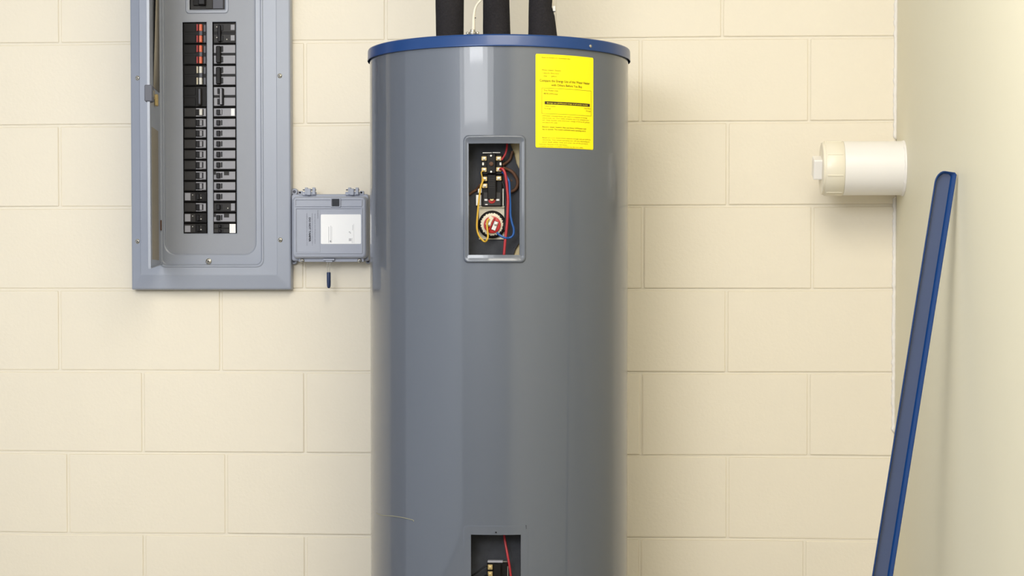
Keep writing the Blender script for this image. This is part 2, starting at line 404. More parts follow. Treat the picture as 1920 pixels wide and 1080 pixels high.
# last breaker: a tandem with a white tag
y0, y1 = slot_y(19)
case = PB('circuit_breaker', 400.2, y0, 442.8, y1, YBK, -.004, M['blackp'], pan, .0009)
for q in (0, 1):
    PB('face_plate', 401, y0+1+9*q, 430, y0+8+9*q, YBK-.0012, YBK, M['darkp'], case, .0004)
    PB('toggle', 409, y0+2+9*q, 414, y0+7.4+9*q, YBK-.008, YBK, M['toggle'], case, .0008)
    PB('slot_mark', 416, y0+2.4+9*q, 419, y0+6.5+9*q, YBK-.002, YBK, M['toggle'], case)
PB('paper_tag', 430.3, y0+.8, 441.7, y1-.6, YBK-.0018, YBK, M['paper'], case, .0003)
# screws
for px, py in ((258.3, 146.5), (258.3, 452.5), (524.5, 142.3), (525.5, 450)): screw('cover_screw', px, py, YF+.001, 4.6, pan)
screw('cover_screw', 391.3, 490, YF+.009, 5.6, pan)
# door, swung open towards the room: a shallow pressed tray seen from its inner side
HX = at(300.5, 400, YF).x; DW = .235
FX = at(277.3, 400, YF-DW).x
ang = math.atan2(FX-HX, DW)
def door_pt(u, w, z): # u: distance from hinge, w: towards the right
    d = Vector((math.sin(ang), -math.cos(ang), 0)); nrm = Vector((math.cos(ang), math.sin(ang), 0))
    return Vector((HX, YF-.001, 0))+d*u+nrm*w+Vector((0, 0, z))
zt_ = at(290, PT+52, YF).z; zb_h = at(298, 497, YF).z; zb_f = at(277.5, 503.5, YF-DW).z
bm = bmesh.new()
pts = [(0, zb_h+.004), (.02, zb_h+.0006), (.03, zb_h), (DW, zb_f), (DW, zt_), (0, zt_)]
def dloop(ins, w):
    c = Vector((DW/2, (zt_+zb_h)/2)); out = []
    for u, z in pts: out.append(door_pt(u+(ins if u < DW/2 else -ins), w, z+(ins if z < c.y else -ins)))
    return out
loft(bm, [dloop(0, 0), dloop(0, .006), dloop(.0015, .006), dloop(.0016, .0012)], True, True)
bmesh.ops.recalc_face_normals(bm, faces=bm.faces)
link('door', bm, M['panel'], pan); door = C.objects['door'] if 'door' in C.objects else bpy.data.objects['door']
def dbox(name, u0, u1, w0, w1, z0, z1, m, bev=0):
    bm = bmesh.new(); vs = box(bm, u0, u1, w0, w1, z0, z1, bev)
    for v in bm.verts: v.co = door_pt(v.co.x, v.co.y, v.co.z)
    bmesh.ops.recalc_face_normals(bm, faces=bm.faces)
    return link(name, bm, m, door)
def zz(py, u): return at(288, py, YF-u).z
def uu(px):   # picture column -> distance from hinge
    lo, hi = 0, DW
    for _ in range(30):
        m_ = (lo+hi)/2; p = door_pt(m_, 0, 1.1); d = at(px, 400, p.y).x
        if p.x > d: lo = m_
        else: hi = m_
    return lo
dbox('directory_card', uu(296.3), uu(284), .0013, .0018, zz(487, .12), zz(241, .12), M['card'])
bm = bmesh.new()      # upper card, curling off the door
u0, u1 = uu(299.3), uu(288.5); n = 8; zc0, zc1 = zz(167, .1), zt_-.03
Ls = []
for i in range(n+1):
    t = i/n; z = zc0+(zc1-zc0)*min(1, t*1.5); off = .0014+.012*math.sin(min(1, t*1.6)*PI/2)*1
    Ls.append([door_pt(u0, .0014, z), door_pt((u0+u1)/2, .0014+off*.3, z), door_pt(u1+.008, off, z)])
loft(bm, Ls, closed=False)
o = link('directory_card', bm, M['card'], door, True); s = o.modifiers.new('s', 'SOLIDIFY'); s.thickness = .0005
dbox('hinge', .001, .006, .001, .004, zz(432, 0), zz(413, 0), M['wbrown'])
lt = dbox('latch', DW-.032, DW+.004, -.006, .012, zz(190, DW), zz(159, DW), M['print'], .002)
bm = bmesh.new(); box(bm, DW-.08, DW-.038, .002, .008, zz(181, DW), zz(163, DW), .001)
for v in bm.verts: v.co = door_pt(*v.co)
link('latch_bolt', bm, M['brass'], door)
bm = bmesh.new(); box(bm, DW-.028, DW-.012, .010, .013, zz(181, DW), zz(168, DW), .001)
for v in bm.verts: v.co = door_pt(*v.co)
link('latch_plate', bm, M['steel'], door)
dbox('latch_spring', DW-.135, DW-.12, .002, .010, zz(198, .12), zz(176, .12), M['brass'], .0015)

# ------------------------------------------------------------------ disconnect box
YX = -.062
dis = thing('disconnect_box', 'small grey plastic switch box with white sticker and blue handle between panel and tank', 'switch box', at(618, 490, 0))
base = rect(547, 364, 691, 489, YX+.022)
rloft('base', [(base, 0, .006, -.0005), (base, 0, .006, YX+.024), (base, .002, .006, YX+.022)], M['pvcgrey'], dis)
cov = rect(548.5, 369, 686.5, 483.5, YX)
rloft('cover', [(cov, -.0015, .010, YX+.0215), (cov, -.001, .010, YX+.008), (cov, .0005, .010, YX+.003), (cov, .003, .009, YX+.0005), (cov, .006, .007, YX)], M['pvcgrey'], dis, n=8)
cover = bpy.data.objects['cover']
g = rect(554.5, 374.5, 677.5, 385.5, YX)
def ridge(name, r, w, h, par, rad=.002):
    w, h = .002, .0024
    return rloft(name, [(r, -w, rad, YX+.0003), (r, -w, rad, YX-h), (r, 0, rad, YX-h), (r, 0, rad, YX+.0003)], M['pvcgrey'], par, cap1=False)
ridge('raised_rim', g, .0014, .0016, cover)
ridge('raised_rim', rect(555.5, 391, 678, 474, YX), .0014, .0016, cover)
PB('warning_plate', 557, 393, 600, 473, YX-.0007, YX+.0002, M['pvcgrey'], cover, .0002)
w_ = rloft('window_bezel', [(rect(620.5, 371.5, 639, 388.5, YX), 0, .001, YX), (rect(620.5, 371.5, 639, 388.5, YX), .0003, .001, YX-.004), (rect(620.5, 371.5, 639, 388.5, YX), .0018, .001, YX-.004), (rect(620.5, 371.5, 639, 388.5, YX), .002, .001, YX-.001)], M['pvcgrey'], dis)
PB('window_lens', 622.5, 373, 636, 387, YX-.003, YX, M['smoke'], w_)
st = rect(601.5, 402, 677, 457.5, YX)
stk = rloft('sticker', [(st, 0, .0025, YX-.0001), (st, .0001, .0025, YX-.0006)], M['paper'], dis)
bm = bmesh.new(); sx, sz = (st[1]-st[0])/75.5, (st[3]-st[2])/55.5
def stp(px, py): return st[0]+(px-601.5)*sx, st[3]-(py-402)*sz
for px, py, w, h in ((616, 425, 1, 30), (620, 423, .8, 32), (622, 425, .5, 30), (663, 420, .5, 36), (661, 422, .8, 10), (654, 434, 3, 2), (656, 436, 2, 2), (654, 447, 5, 5), (660, 446, .6, 10), (618, 451, 3, 3)):
    a, b = stp(px, py); c, d = stp(px+w, py+h); box(bm, a, c, YX-.0009, YX-.0005, d, b)
link('sticker_print', bm, M['faint'], stk, kind='stuff')
# rotated printing (reads from top to bottom)
bm = bmesh.new()
def rot_text(s, px, y0, y1, size, mi, bold=0):
    p0 = at(px, y0, YX); p1 = at(px, y1, YX); W_ = p0.z-p1.z
    text(bm, s, size, 0, 0, W_, mi=mi, bold=bold, xf=lambda p: Vector((p0.x+p.z, YX-.0010, p0.z-p.x)))
rot_text('WARNING', 595.2, 394, 410, .0035, 0)
rot_text('Shock hazard  turn off all power before', 590, 401, 457, .0030, 0)
rot_text('servicing Covers must be in place Only a', 585, 400, 460, .0030, 0)
rot_text('DO NOT TAMPER', 579.3, 408, 453.5, .0062, 1, .045)
rot_text('qualified electrician may open this cover', 575, 400, 461, .0028, 0)
link('warning_print', bm, [M['print'], M['printd']], cover, kind='stuff')
# hinges and clips on top
for hx in (580.5, 661.5):
    h_ = PB('hinge', hx-14, 359.5, hx+12, 366.5, YX+.018, YX+.030, M['pvcgrey'], dis, .0012)
    PB('hinge_tab', hx-6, 353.5, hx+2, 366, YX+.012, YX+.020, M['pvcgrey'], h_, .0012)
    for dx in (-9, 5): PB('hinge_post', hx+dx, 351.5, hx+dx+5.5, 365, YX+.014, YX+.024, M['pvcgrey'], h_, .001)
    PB('hinge_pin', hx-13, 354.8, hx+12, 357, YX+.017, YX+.020, M['print'], h_, .0006)
    s_ = -1 if hx < 600 else 1
    screw('hinge_hole', hx-1+s_*17, 361, YX+.020, 1.8, h_, 'toggle', False)
    PB('hinge_ear', hx+(13 if s_ > 0 else -21), 358, hx+(21 if s_ > 0 else -13), 366, YX+.0205, YX+.026, M['pvcgrey'], h_, .0012)
def ear(px, py, r):
    p = at(px, py, -.012); rr_ = r*1.28e-3
    e = L('mounting_ear', [(rr_, 0), (rr_, .008), (rr_*.85, .010), (rr_*.45, .010), (rr_*.4, .006)], (p.x, -.002, p.z), (0, -1, 0), M['pvcgrey'], dis)
    L('ear_screw', [(rr_*.4, 0), (rr_*.38, .002), (1e-5, .0025)], (p.x, -.008, p.z), (0, -1, 0), M['print'], e)
ear(552, 359.5, 6.5); ear(551, 489.5, 6.5); ear(690, 490, 5)
lip = PB('lower_lip', 560, 483.5, 682, 491, YX+.014, YX+.03, M['pvcgrey'], dis, .001)
for px in (566.5, 674): screw('cover_screw', px, 489, YX+.013, 4.2, lip, 'steel', False); 
for px in (566.5, 674): L('screw_hole', [(.0022, 0), (.0022, .0008), (1e-5, .0009)], at(px, 489, YX+.0098), (0, -1, 0), M['print'], lip, 12)
lt2 = PB('latch_tab', 606, 485, 627, 488.5, YX+.006, YX+.016, M['pvcgrey'], dis, .0008)
PB('latch_tongue', 610.5, 488.5, 623.5, 491.5, YX+.008, YX+.016, M['pvcgrey'], lt2, .0008)
hp = [at(613.8, 491, YX+.012), at(613.9, 502, YX+.012), at(615, 512, YX+.012)]
hq = [at(618.6, 491, YX+.012), at(618.4, 502, YX+.012), at(617.6, 512, YX+.012)]
bm = bmesh.new(); tube(bm, hp, .0007, 8); tube(bm, hq, .0007, 8); hw = link('handle_wire', bm, M['steel'], dis, True)
p0 = at(616.3, 510.5, YX+.012); p1 = at(616.6, 540.5, YX+.012); hl = (p1-p0).length
L('handle_grip', [(.0042, 0), (.0049, .002), (.0049, hl*.6), (.0046, hl*.85), (.0034, hl*.96), (.0014, hl)], p0, p1-p0, M['navyrub'], hw, 20)

# ------------------------------------------------------------------ water heater
TR = .2905
_a = at(935.8, 700, -.372); TX, TY = _a.x, -.08-TR
_v = ray(935.8, 560); TX = CAM.x+_v.x/_v.y*(TY-CAM.y)
def cyl(px, py, R=TR):       # picture point -> (theta, z) on the tank, theta 0 faces -Y, + to the right
    v = ray(px, py); ox, oy = CAM.x-TX, CAM.y-TY
    a = v.x**2+v.y**2; b = 2*(ox*v.x+oy*v.y); c = ox*ox+oy*oy-R*R
    t = (-b-math.sqrt(max(b*b-4*a*c, 0)))/(2*a); p = CAM+v*t
    return math.atan2(p.x-TX, -(p.y-TY)), p.z
def cp(th, z, R=TR): return Vector((TX+R*math.sin(th), TY-R*math.cos(th), z))
ZT = cyl(936, 63.2, TR+.0045)[1]; ZLB = cyl(936, 86, TR+.0045)[1]
heater = thing('water_heater', 'tall grey cylindrical water heater with blue lid, yellow label and open access panels', 'water heater', (TX, TY, 0))
def crect(x0, y0, x1, y1):
    a = cyl(x0, (y0+y1)/2)[0]; b = cyl(x1, (y0+y1)/2)[0]
    return a, b, cyl((x0+x1)/2, y1)[1], cyl((x0+x1)/2, y0)[1]
U = crect(879, 269, 974, 478); Lw = list(crect(883, 1003, 976.5, 1078)); Lw[2] = Lw[3]-(U[3]-U[2])
# body with two openings
thl = {U[0], U[1], Lw[0], Lw[1]}; N = 160
ths = sorted(list(thl)+[t for t in (-PI+2*PI*i/N for i in range(N)) if min(abs(t-u) for u in thl) > .012])
zl = sorted({.03, ZLB+.004, U[2], U[3], Lw[2], Lw[3], .5, .3, .8, 1.0, 1.3})
bm = bmesh.new(); V = {(i, j): bm.verts.new(cp(t, z)) for i, t in enumerate(ths) for j, z in enumerate(zl)}
for i in range(len(ths)):
    i2 = (i+1) % len(ths); tm = (ths[i]+(ths[i2] if i2 else PI))/2
    for j in range(len(zl)-1):
        zm = (zl[j]+zl[j+1])/2
        if any(h[0] < tm < h[1] and h[2] < zm < h[3] for h in (U, Lw)): continue
        bm.faces.new((V[i, j], V[i2, j], V[i2, j+1], V[i, j+1]))
bmesh.ops.recalc_face_normals(bm, faces=bm.faces)
body = link('tank_body', bm, M['tank'], heater, True)
# opening returns
for h in (U, Lw):
    bm = bmesh.new(); loops = []
    for R in (TR, TR-.0025):
        l = []
        for k in range(9): l.append(cp(h[0]+(h[1]-h[0])*k/8, h[3], R))
        for k in range(9): l.append(cp(h[1]-(h[1]-h[0])*k/8, h[2], R))
        loops.append(l)
    loft(bm, loops); link('opening_edge', bm, M['steel'], heater)
# raised surround of the upper opening, faint one round the lower
def surround(name, h, outer_r, hgt, rad):
    bm = bmesh.new(); o0, o1, o2, o3 = outer_r
    def dense(a0, a1, b0, b1, r, R, n=10, m=14):
        pts = []; rt = r/TR
        segs = [((a1-rt, b1), (a0+rt, b1)), ((a0, b1-r), (a0, b0+r)), ((a0+rt, b0), (a1-rt, b0)), ((a1, b0+r), (a1, b1-r))]
        cen = [(a1-rt, b1-r, 0), (a0+rt, b1-r, PI/2), (a0+rt, b0+r, PI), (a1-rt, b0+r, 1.5*PI)]
        for q in range(4):
            cx, cz, aa = cen[q]
            for k in range(n): a = aa+PI/2*k/n; pts.append(cp(cx+rt*math.cos(a), cz+r*math.sin(a), R))
            (sa, sb), (ea, eb) = segs[q]
            for k in range(m): pts.append(cp(sa+(ea-sa)*k/m, sb+(eb-sb)*k/m, R))
        return pts
    i = .0025; it = i/TR
    loft(bm, [dense(o0, o1, o2, o3, rad, TR+.0001), dense(o0+it*.5, o1-it*.5, o2+i*.5, o3-i*.5, rad*.95, TR+hgt*.6), dense(o0+it, o1-it, o2+i, o3-i, rad*.9, TR+hgt),
              dense(o0+2*it, o1-2*it, o2+2*i, o3-2*i, rad*.8, TR+hgt),
              dense(o0+3.2*it, o1-3.2*it, o2+3.2*i, o3-3.2*i, rad*.75, TR+hgt*.55), dense(h[0]-it, h[1]+it, h[2]-i, h[3]+i, .001, TR+hgt*.55),
              dense(h[0], h[1], h[2], h[3], .0004, TR+hgt*.45), dense(h[0], h[1], h[2], h[3], .0004, TR-.001)])
    bmesh.ops.recalc_face_normals(bm, faces=bm.faces)
    return autosmooth(link(name, bm, M['tank'], heater), 60)
surround('access_surround', U, crect(869, 253, 986, 493), .0045, .011)
o2 = crect(868, 985, 991, 1078); surround('access_surround', Lw, (o2[0], o2[1], Lw[2]-.02, o2[3]), .0003, .010)
for px, py in ((928, 484), (930, 998)):
    th, z = cyl(px, py); q = cp(th, z, TR+.001)
    L('screw_hole', [(.0016, 0), (.0016, .0012), (1e-5, .0013)], q, q-Vector((TX, TY, q.z)), M['toggle'], body, 12)
# lid
bm = bmesh.new(); lathe(bm, [(TR+.0045, ZLB), (TR+.0052, ZLB+.001), (TR+.0045, ZLB+.003), (TR+.0042, ZT-.004), (TR+.003, ZT-.001), (TR, ZT), (1e-4, ZT+.002)], (TX, TY, 0), (0, 0, 1), 160, cap0=False, cap1=False)
lid = autosmooth(link('lid', bm, M['blue'], heater), 60)
th, z = cyl(1107, 86.5, TR+.0045); q = cp(th, z, TR+.0044)
L('lid_screw', [(.0034, 0), (.0032, .0012), (.0018, .0022), (1e-5, .0024)], q, q-Vector((TX, TY, q.z)), M['steel'], lid, 20)
L('base_ring', [(TR-.01, 0), (TR-.01, .03), (TR+.003, .03), (TR+.003, .045)], (TX, TY, 0), (0, 0, 1), M['blackp'], heater, 96)

# cavities behind the openings
FY = TY-TR                                           # front of tank
YCV = FY+.050                                        # inner steel wall plane
for h, hi in ((U, 0), (Lw, 1)):
    x0, x1 = cp(h[0], 0).x-.02, cp(h[1], 0).x+.02
    c_ = B('insulation', (x0, x1, h[2]-.02, h[3]+.02), YCV+.004, YCV+.012, M['foam'], heater)
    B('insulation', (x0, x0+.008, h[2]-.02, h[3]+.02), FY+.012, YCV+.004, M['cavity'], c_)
    B('insulation', (x1-.008, x1, h[2]-.02, h[3]+.02), FY+.022, YCV+.004, M['foam'], c_)
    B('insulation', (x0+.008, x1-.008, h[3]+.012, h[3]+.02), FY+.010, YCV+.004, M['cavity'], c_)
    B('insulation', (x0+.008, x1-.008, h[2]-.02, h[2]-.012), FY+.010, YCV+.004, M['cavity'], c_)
# dark inner wall, its right side curving away from the foam
edge = [(958, 262), (961, 272), (967, 288), (971, 305), (973, 320), (974.5, 340), (975, 380), (975, 430), (973.5, 452), (970, 466), (964, 486)]
edge = [(x-3.5 if x < 972 else x+2, y) for x, y in edge]
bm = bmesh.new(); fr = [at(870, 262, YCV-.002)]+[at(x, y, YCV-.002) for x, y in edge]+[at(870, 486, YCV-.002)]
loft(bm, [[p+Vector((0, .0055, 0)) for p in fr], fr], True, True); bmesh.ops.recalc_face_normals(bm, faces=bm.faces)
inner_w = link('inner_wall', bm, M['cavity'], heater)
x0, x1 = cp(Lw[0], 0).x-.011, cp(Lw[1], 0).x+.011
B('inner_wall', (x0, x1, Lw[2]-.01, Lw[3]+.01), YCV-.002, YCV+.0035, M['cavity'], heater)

YW = YCV-.002
def u1(x, y, Y=None): return at(860+x/4.157, 240+y/4.154, YW-.02 if Y is None else Y)
def PU(name, x0, y0, x1, y1, yf, yb, m, par, bev=.0005):
    return PB(name, 860+x0/4.157, 240+y0/4.154, 860+x1/4.157, 240+y1/4.154, yf, yb, m, par, bev)
def terminal(par, x, y, s=19, yf=YW-.022):
    t = PU('terminal', x-s, y-s*.85, x+s, y+s*.85, yf, yf+.006, M['brass'], par, .0008)
    r = .0028; p = u1(x, y, yf-.0001)
    return t, p
# bracket
br = PU('mounting_bracket', 158, 606, 356, 868, YW-.004, YW, M['cream'], heater, .0005)
PU('bracket_tab', 134, 520, 178, 605, YW-.006, YW-.001, M['steel'], br); PU('bracket_tab', 330, 470, 352, 608, YW-.006, YW-.001, M['steel'], br)
PU('bracket_tab', 150, 470, 182, 506, YW-.006, YW-.001, M['steel'], br)
# high-limit switch (upper block)
hs = PU('limit_switch', 176, 205, 340, 362, YW-.016, YW, M['blackp'], heater, .001)
PU('switch_cover', 218, 198, 288, 354, YW-.026, YW-.014, M['blackp'], hs, .0015)
PU('top_clip', 186, 190, 258, 196, YW-.022, YW-.010, M['steel'], hs, .0003); PU('top_clip', 262, 189, 324, 195, YW-.022, YW-.010, M['steel'], hs, .0003)
L('reset_button', [(.0045, 0), (.0045, .002), (.0034, .0028), (1e-5, .0029)], u1(254, 280, YW-.026), (0, -1, 0), M['wbrown'], hs, 20)
for x, y in ((252, 216), (253, 341)): L('rivet', [(.0022, 0), (.002, .0012), (1e-5, .0015)], u1(x, y, YW-.026), (0, -1, 0), M['whitep'], hs, 12)
for x, y in ((198, 237), (311, 237), (198, 325), (312, 322)):
    PU('terminal', x-21, y-17, x+21, y+17, YW-.021, YW-.014, M['brass'], hs, .0008)
    L('terminal_screw', [(.0034, 0), (.0032, .001), (.0012, .0016), (.001, .0008), (1e-5, .0007)], u1(x+1, y+2, YW-.021), (0, -1, 0), M['steel'], hs, 14)
for x in (190, 326): PU('contact_tab', x-7, 268, x+7, 291, YW-.019, YW-.014, M['whitep'], hs, .0006)
# thermostat
tm = PU('thermostat', 180, 365, 338, 612, YW-.014, YW-.003, M['blackp'], heater, .001)
PU('thermostat_cover', 224, 362, 292, 556, YW-.024, YW-.012, M['blackp'], tm, .0015)
PU('thermostat_base', 193, 500, 330, 606, YW-.018, YW-.012, M['darkp'], tm, .001)
for i in range(6): PU('moulded_rib', 230, 395+i*13, 280, 400+i*13, YW-.025, YW-.023, M['darkp'], tm, .0003)
for x, y in ((201, 396), (312, 392), (203, 450)):
    PU('terminal', x-21, y-17, x+21, y+17, YW-.021, YW-.013, M['brass'], tm, .0008)
    L('terminal_screw', [(.0034, 0), (.0032, .001), (.0012, .0016), (.001, .0008), (1e-5, .0007)], u1(x+1, y+1, YW-.021), (0, -1, 0), M['steel'], tm, 14)
L('dial', [(.0078, 0), (.0076, .001), (.0066, .0014), (1e-5, .0015)], u1(259, 560, YW-.018), (0, -1, 0), M['red'], tm, 24)
L('dial_screw', [(.0042, 0), (.0042, .0035), (.0034, .004), (.0018, .0038), (1e-5, .003)], u1(260, 554, YW-.0195), (0, -1, 0), M['brass'], tm, 20)
for s in (-1, 1):
    PU('dial_mark', 259+s*46-12, 553, 259+s*46+12, 567, YW-.0188, YW-.0175, M['faint'], tm, .0003)
PU('dial_mark', 206, 592, 226, 600, YW-.0188, YW-.0175, M['faint'], tm, .0002)
# heating element
ec = u1(262, 752, YW-.004)
el = L('heating_element', [(.0295, 0), (.0295, .006), (.026, .009), (.020, .009)], ec, (0, -1, 0), M['blackp'], heater, 48)
bm = bmesh.new(); rnd = random.Random(5); n = 60; lp = []
for r0, t in ((.0235, .006), (.0235, .012), (.020, .013), (.018, .013)):
    lp.append([ec+Vector((0, -t, 0))+Vector((math.cos(2*PI*k/n), 0, math.sin(2*PI*k/n)))*(r0*(1+(.045*math.sin(k*2.6)+rnd.uniform(-.03, .03) if r0 > .02 else 0))) for k in range(n)])
loft(bm, lp, False, True); bmesh.ops.recalc_face_normals(bm, faces=bm.faces); link('gasket', bm, M['cream'], el)
L('element_disc', [(.0182, 0), (.018, .004), (.0165, .005), (1e-5, .005)], ec+Vector((.001, -.0128, -.001)), (0, -1, 0), M['red'], el, 40)
def plate(x, y, w, h, a, m, t0, t1, nm, par):
    bm = bmesh.new(); p = u1(x, y, YW-.0)
    box(bm, -w/2, w/2, t0, t1, -h/2, h/2, .0008, Mx=Matrix.Translation((p.x, 0, p.z)) @ Matrix.Rotation(a, 4, 'Y')); return link(nm, bm, m, par)
E0 = YW-.004-.0178
plate(288, 765, .010, .020, .38, M['steel'], E0-.0022, E0, 'element_terminal', el)
plate(247, 728, .010, .021, .5, M['cream'], E0-.0022, E0, 'element_terminal', el)
plate(266, 750, .0024, .030, .45, M['red'], E0-.004, E0, 'divider', el)
for x, y in ((238, 752), (290, 748)): L('terminal_screw', [(.0042, 0), (.004, .0018), (.0018, .003), (1e-5, .003)], u1(x, y, E0-.002), (0, -1, 0), M['steel'], el, 18)
PU('bracket_lip', 164, 612, 356, 620, YW-.010, YW-.003, M['cream'], br, .0004)
# wires
YWR = YW-.026
def W_(pts, r, m, ys=None):
    P = [u1(x, y, YWR if ys is None else ys[min(i, len(ys)-1)]) for i, (x, y) in enumerate(pts)]
    return T('wire', P, r, m, heater, 8, 6)
W_([(198, 396), (183, 425), (170, 470), (158, 560), (150, 640), (142, 740), (145, 800), (165, 850), (200, 884), (220, 872), (228, 840), (222, 780), (222, 730), (238, 706)], .0021, M['wyellow'], [YW-.024]*9+[YW-.028]*5)
W_([(198, 330), (177, 345), (183, 385), (180, 430), (170, 470)], .0012, M['wyellow'], [YW-.023]*5)
W_([(378, 118), (375, 160), (362, 205), (334, 250)], .0022, M['wred'], [YW-.012, YW-.016, YW-.02, YW-.022])
W_([(322, 322), (340, 318), (360, 350), (371, 410), (378, 480), (384, 560), (382, 640), (378, 730), (370, 810), (362, 880), (352, 1000)], .0029, M['wred'], [YW-.022, YW-.028]+[YW-.03]*9)
W_([(366, 380), (376, 450), (380, 560), (378, 700), (368, 820)], .0022, M['wred'], [YW-.024]*5)
W_([(340, 345), (352, 352), (385, 400), (395, 440), (398, 520), (402, 600), (404, 680), (416, 740), (430, 790), (424, 835), (396, 856), (360, 855), (325, 838), (298, 815)], .0025, M['wblue'], [YW-.014, YW-.018]+[YW-.026]*9+[YW-.032]*4)
W_([(340, 415), (355, 460), (368, 560), (372, 660), (362, 740), (358, 800)], .0016, M['wblack'], [YW-.018]*6)
W_([(345, 312), (380, 322), (420, 345), (448, 385), (460, 425), (448, 470), (420, 492), (398, 500)], .0034, M['wbrown'], [YW-.012]+[YW-.006]*7)
W_([(342, 288), (370, 270), (398, 245), (412, 205), (420, 180)], .0030, M['wbrown'], [YW-.012]+[YW-.005]*4)
W_([(80, 520), (110, 498), (140, 480), (172, 440)], .0030, M['wbrown'], [YW-.002]*3+[YW-.01])
for x, y, s in ((105, 440, 3), (412, 410, 9), (110, 330, 2), (245, 965, 3), (180, 972, 3), (90, 700, 3), (430, 930, 4), (400, 700, 5), (100, 200, 3)):
    L('grime_spot', [(s*.00028, 0), (s*.00022, .0006), (1e-5, .0007)], u1(x, y, YW+.0002), (0, -1, 0), M['wbrown'] if s > 4 else M['toggle'], inner_w, 9)
# lower opening parts (scale 9.82)
def l1(x, y, Y): return at(860+x/9.82, 970+y/9.82, Y)
def PL(name, x0, y0, x1, y1, yf, yb, m, par, bev=.0005): return PB(name, 860+x0/9.82, 970+y0/9.82, 860+x1/9.82, 970+y1/9.82, yf, yb, m, par, bev)
ls = PL('thermostat', 520, 840, 910, 2300, YW-.018, YW, M['blackp'], heater, .001)
PL('thermostat_cover', 640, 870, 780, 2200, YW-.028, YW-.016, M['blackp'], ls, .0015)
PL('dust_edge', 530, 800, 812, 838, YW-.020, YW-.004, M['grey_sheen_tag'], ls, .0008); PL('dust_edge', 800, 812, 905, 826, YW-.018, YW-.004, M['steel'], ls, .0004)
for y in (920, 1045, 1300, 1430):
    PL('terminal', 535, y-45, 625, y+45, YW-.024, YW-.016, M['brass'], ls, .0008)
    L('terminal_screw', [(.0036, 0), (.0034, .001), (.0012, .0018), (1e-5, .0018)], l1(580, y+4, YW-.024), (0, -1, 0), M['brass'], ls, 14)
PL('contact_tab', 897, 900, 912, 1300, YW-.020, YW-.014, M['steel'], ls, .0003)
T('wire', [l1(835, 280, YW-.010), l1(850, 420, YW-.016), l1(890, 640, YW-.024), l1(930, 860, YW-.028), l1(960, 1080, YW-.028), l1(985, 1300, YW-.026)], .0026, M['wred'], heater, 8, 6)
T('wire', [l1(230, 1085, YW-.012), l1(330, 1020, YW-.016), l1(430, 940, YW-.018), l1(530, 875, YW-.02)], .0018, M['wblack'], heater, 8, 6)
T('wire', [l1(450, 1110, YW-.018), l1(500, 1070, YW-.02), l1(545, 1055, YW-.024)], .0022, M['wblack'], heater, 8, 6)
# yellow energy label wrapped on the tank
la = cyl(1004, 185)[0]; lb = cyl(1112, 185)[0]; lz1 = cyl(1010, 101)[1]; lz0 = cyl(1012, 276.8)[1]
LWd = (lb-la)*TR; LH = lz1-lz0
def lab(p, off=.0010): return cp(la+p.x/TR, lz0+p.z, TR+off)
bm = bmesh.new(); n = 20; prof = []
def lrow(z, ins, off): return [lab(Vector((ins+(LWd-2*ins)*k/n, 0, z)), off) for k in range(n+1)]
loft(bm, [lrow(0, .002, .0001), lrow(0, .002, .0007), lrow(.002, .0003, .0007), lrow(.004, 0, .0007), lrow(LH-.004, 0, .0007), lrow(LH-.002, .0003, .0007), lrow(LH, .002, .0007), lrow(LH, .002, .0001)], closed=False)
bmesh.ops.recalc_face_normals(bm, faces=bm.faces)
label = link('energy_label', bm, M['yellow'], heater, True)
bm = bmesh.new(); sxl = LWd/108; szl = LH/176       # label picture units: x from 0..108, y down 0..176
def lt_(s, x, y, h, w, mi=0, bold=0, al='LEFT'):
    text(bm, s, h*szl*1.35, x*sxl, LH-y*szl, w*sxl, al, mi, bold, xf=lambda p: lab(p, .0013))
def bar(x0, y0, x1, y1, mi=0, off=.0009):
    k = max(1, int((x1-x0)/4)); r1 = []; r2 = []
    for i in range(k+1):
        x = x0+(x1-x0)*i/k
        r1.append(lab(Vector((x*sxl, 0, LH-y0*szl)), off)); r2.append(lab(Vector((x*sxl, 0, LH-y1*szl)), off))
    loft(bm, [r1, r2], closed=False, mi=mi)
lt_('Based on standard U.S. Government tests', 10, 7.5, 2.6, 50)
lt_('Water Heater: Electric', 10, 31, 2.8, 33); lt_('Capacity (first hour', 11, 36.5, 2.6, 29)
lt_('rating):', 13, 42, 2.6, 6); lt_('gallons', 26, 42, 2.6, 10)
lt_('Compare the Energy Use of this Water Heater', 6.5, 52, 5, 93, 0, .012)
lt_('with Others Before You Buy.', 26, 59.5, 4.6, 58, 0, .012)
for x0, y0, x1, y1 in ((10, 63.5, 103, 64.1), (10, 111.5, 103, 112.1), (10, 63.5, 10.6, 112), (102.4, 63.5, 103, 112)): bar(x0, y0, x1, y1)
lt_('This Model Uses', 13, 69.5, 3.4, 25); lt_('4878 kWh/year', 13, 75.5, 3.4, 25)
bar(15, 88.5, 100, 94.3, 1)
m_y = 2
lt_('Energy use (kWh/year) range of all similar models', 19, 92.6, 2.6, 76, m_y)
lt_('Uses Least', 15, 98.5, 2.6, 18.5); lt_('Energy', 15, 103, 2.6, 10.5)
lt_('Uses Most', 87, 98.8, 2.6, 14.5); lt_('Energy', 92, 103.5, 2.6, 9.5)
for i, (s, w) in enumerate((('kWh/year (kilowatt-hours per year) is a measure of energy', 83), ('(electricity) use. Your utility company uses it to compute your', 87),
                            ('bill. Only models with first hour ratings of 56 to 64 gallons', 88), ('are used in this scale.', 26))): lt_(s, 11, 117+4.1*i, 2.5, w)
lt_('Electric water heaters that use fewer kWh/year cost', 11, 138, 3.0, 81, 0, .01); lt_("less to operate. This model's estimated yearly operating cost is:", 11, 142.4, 3.0, 80, 0, .01)
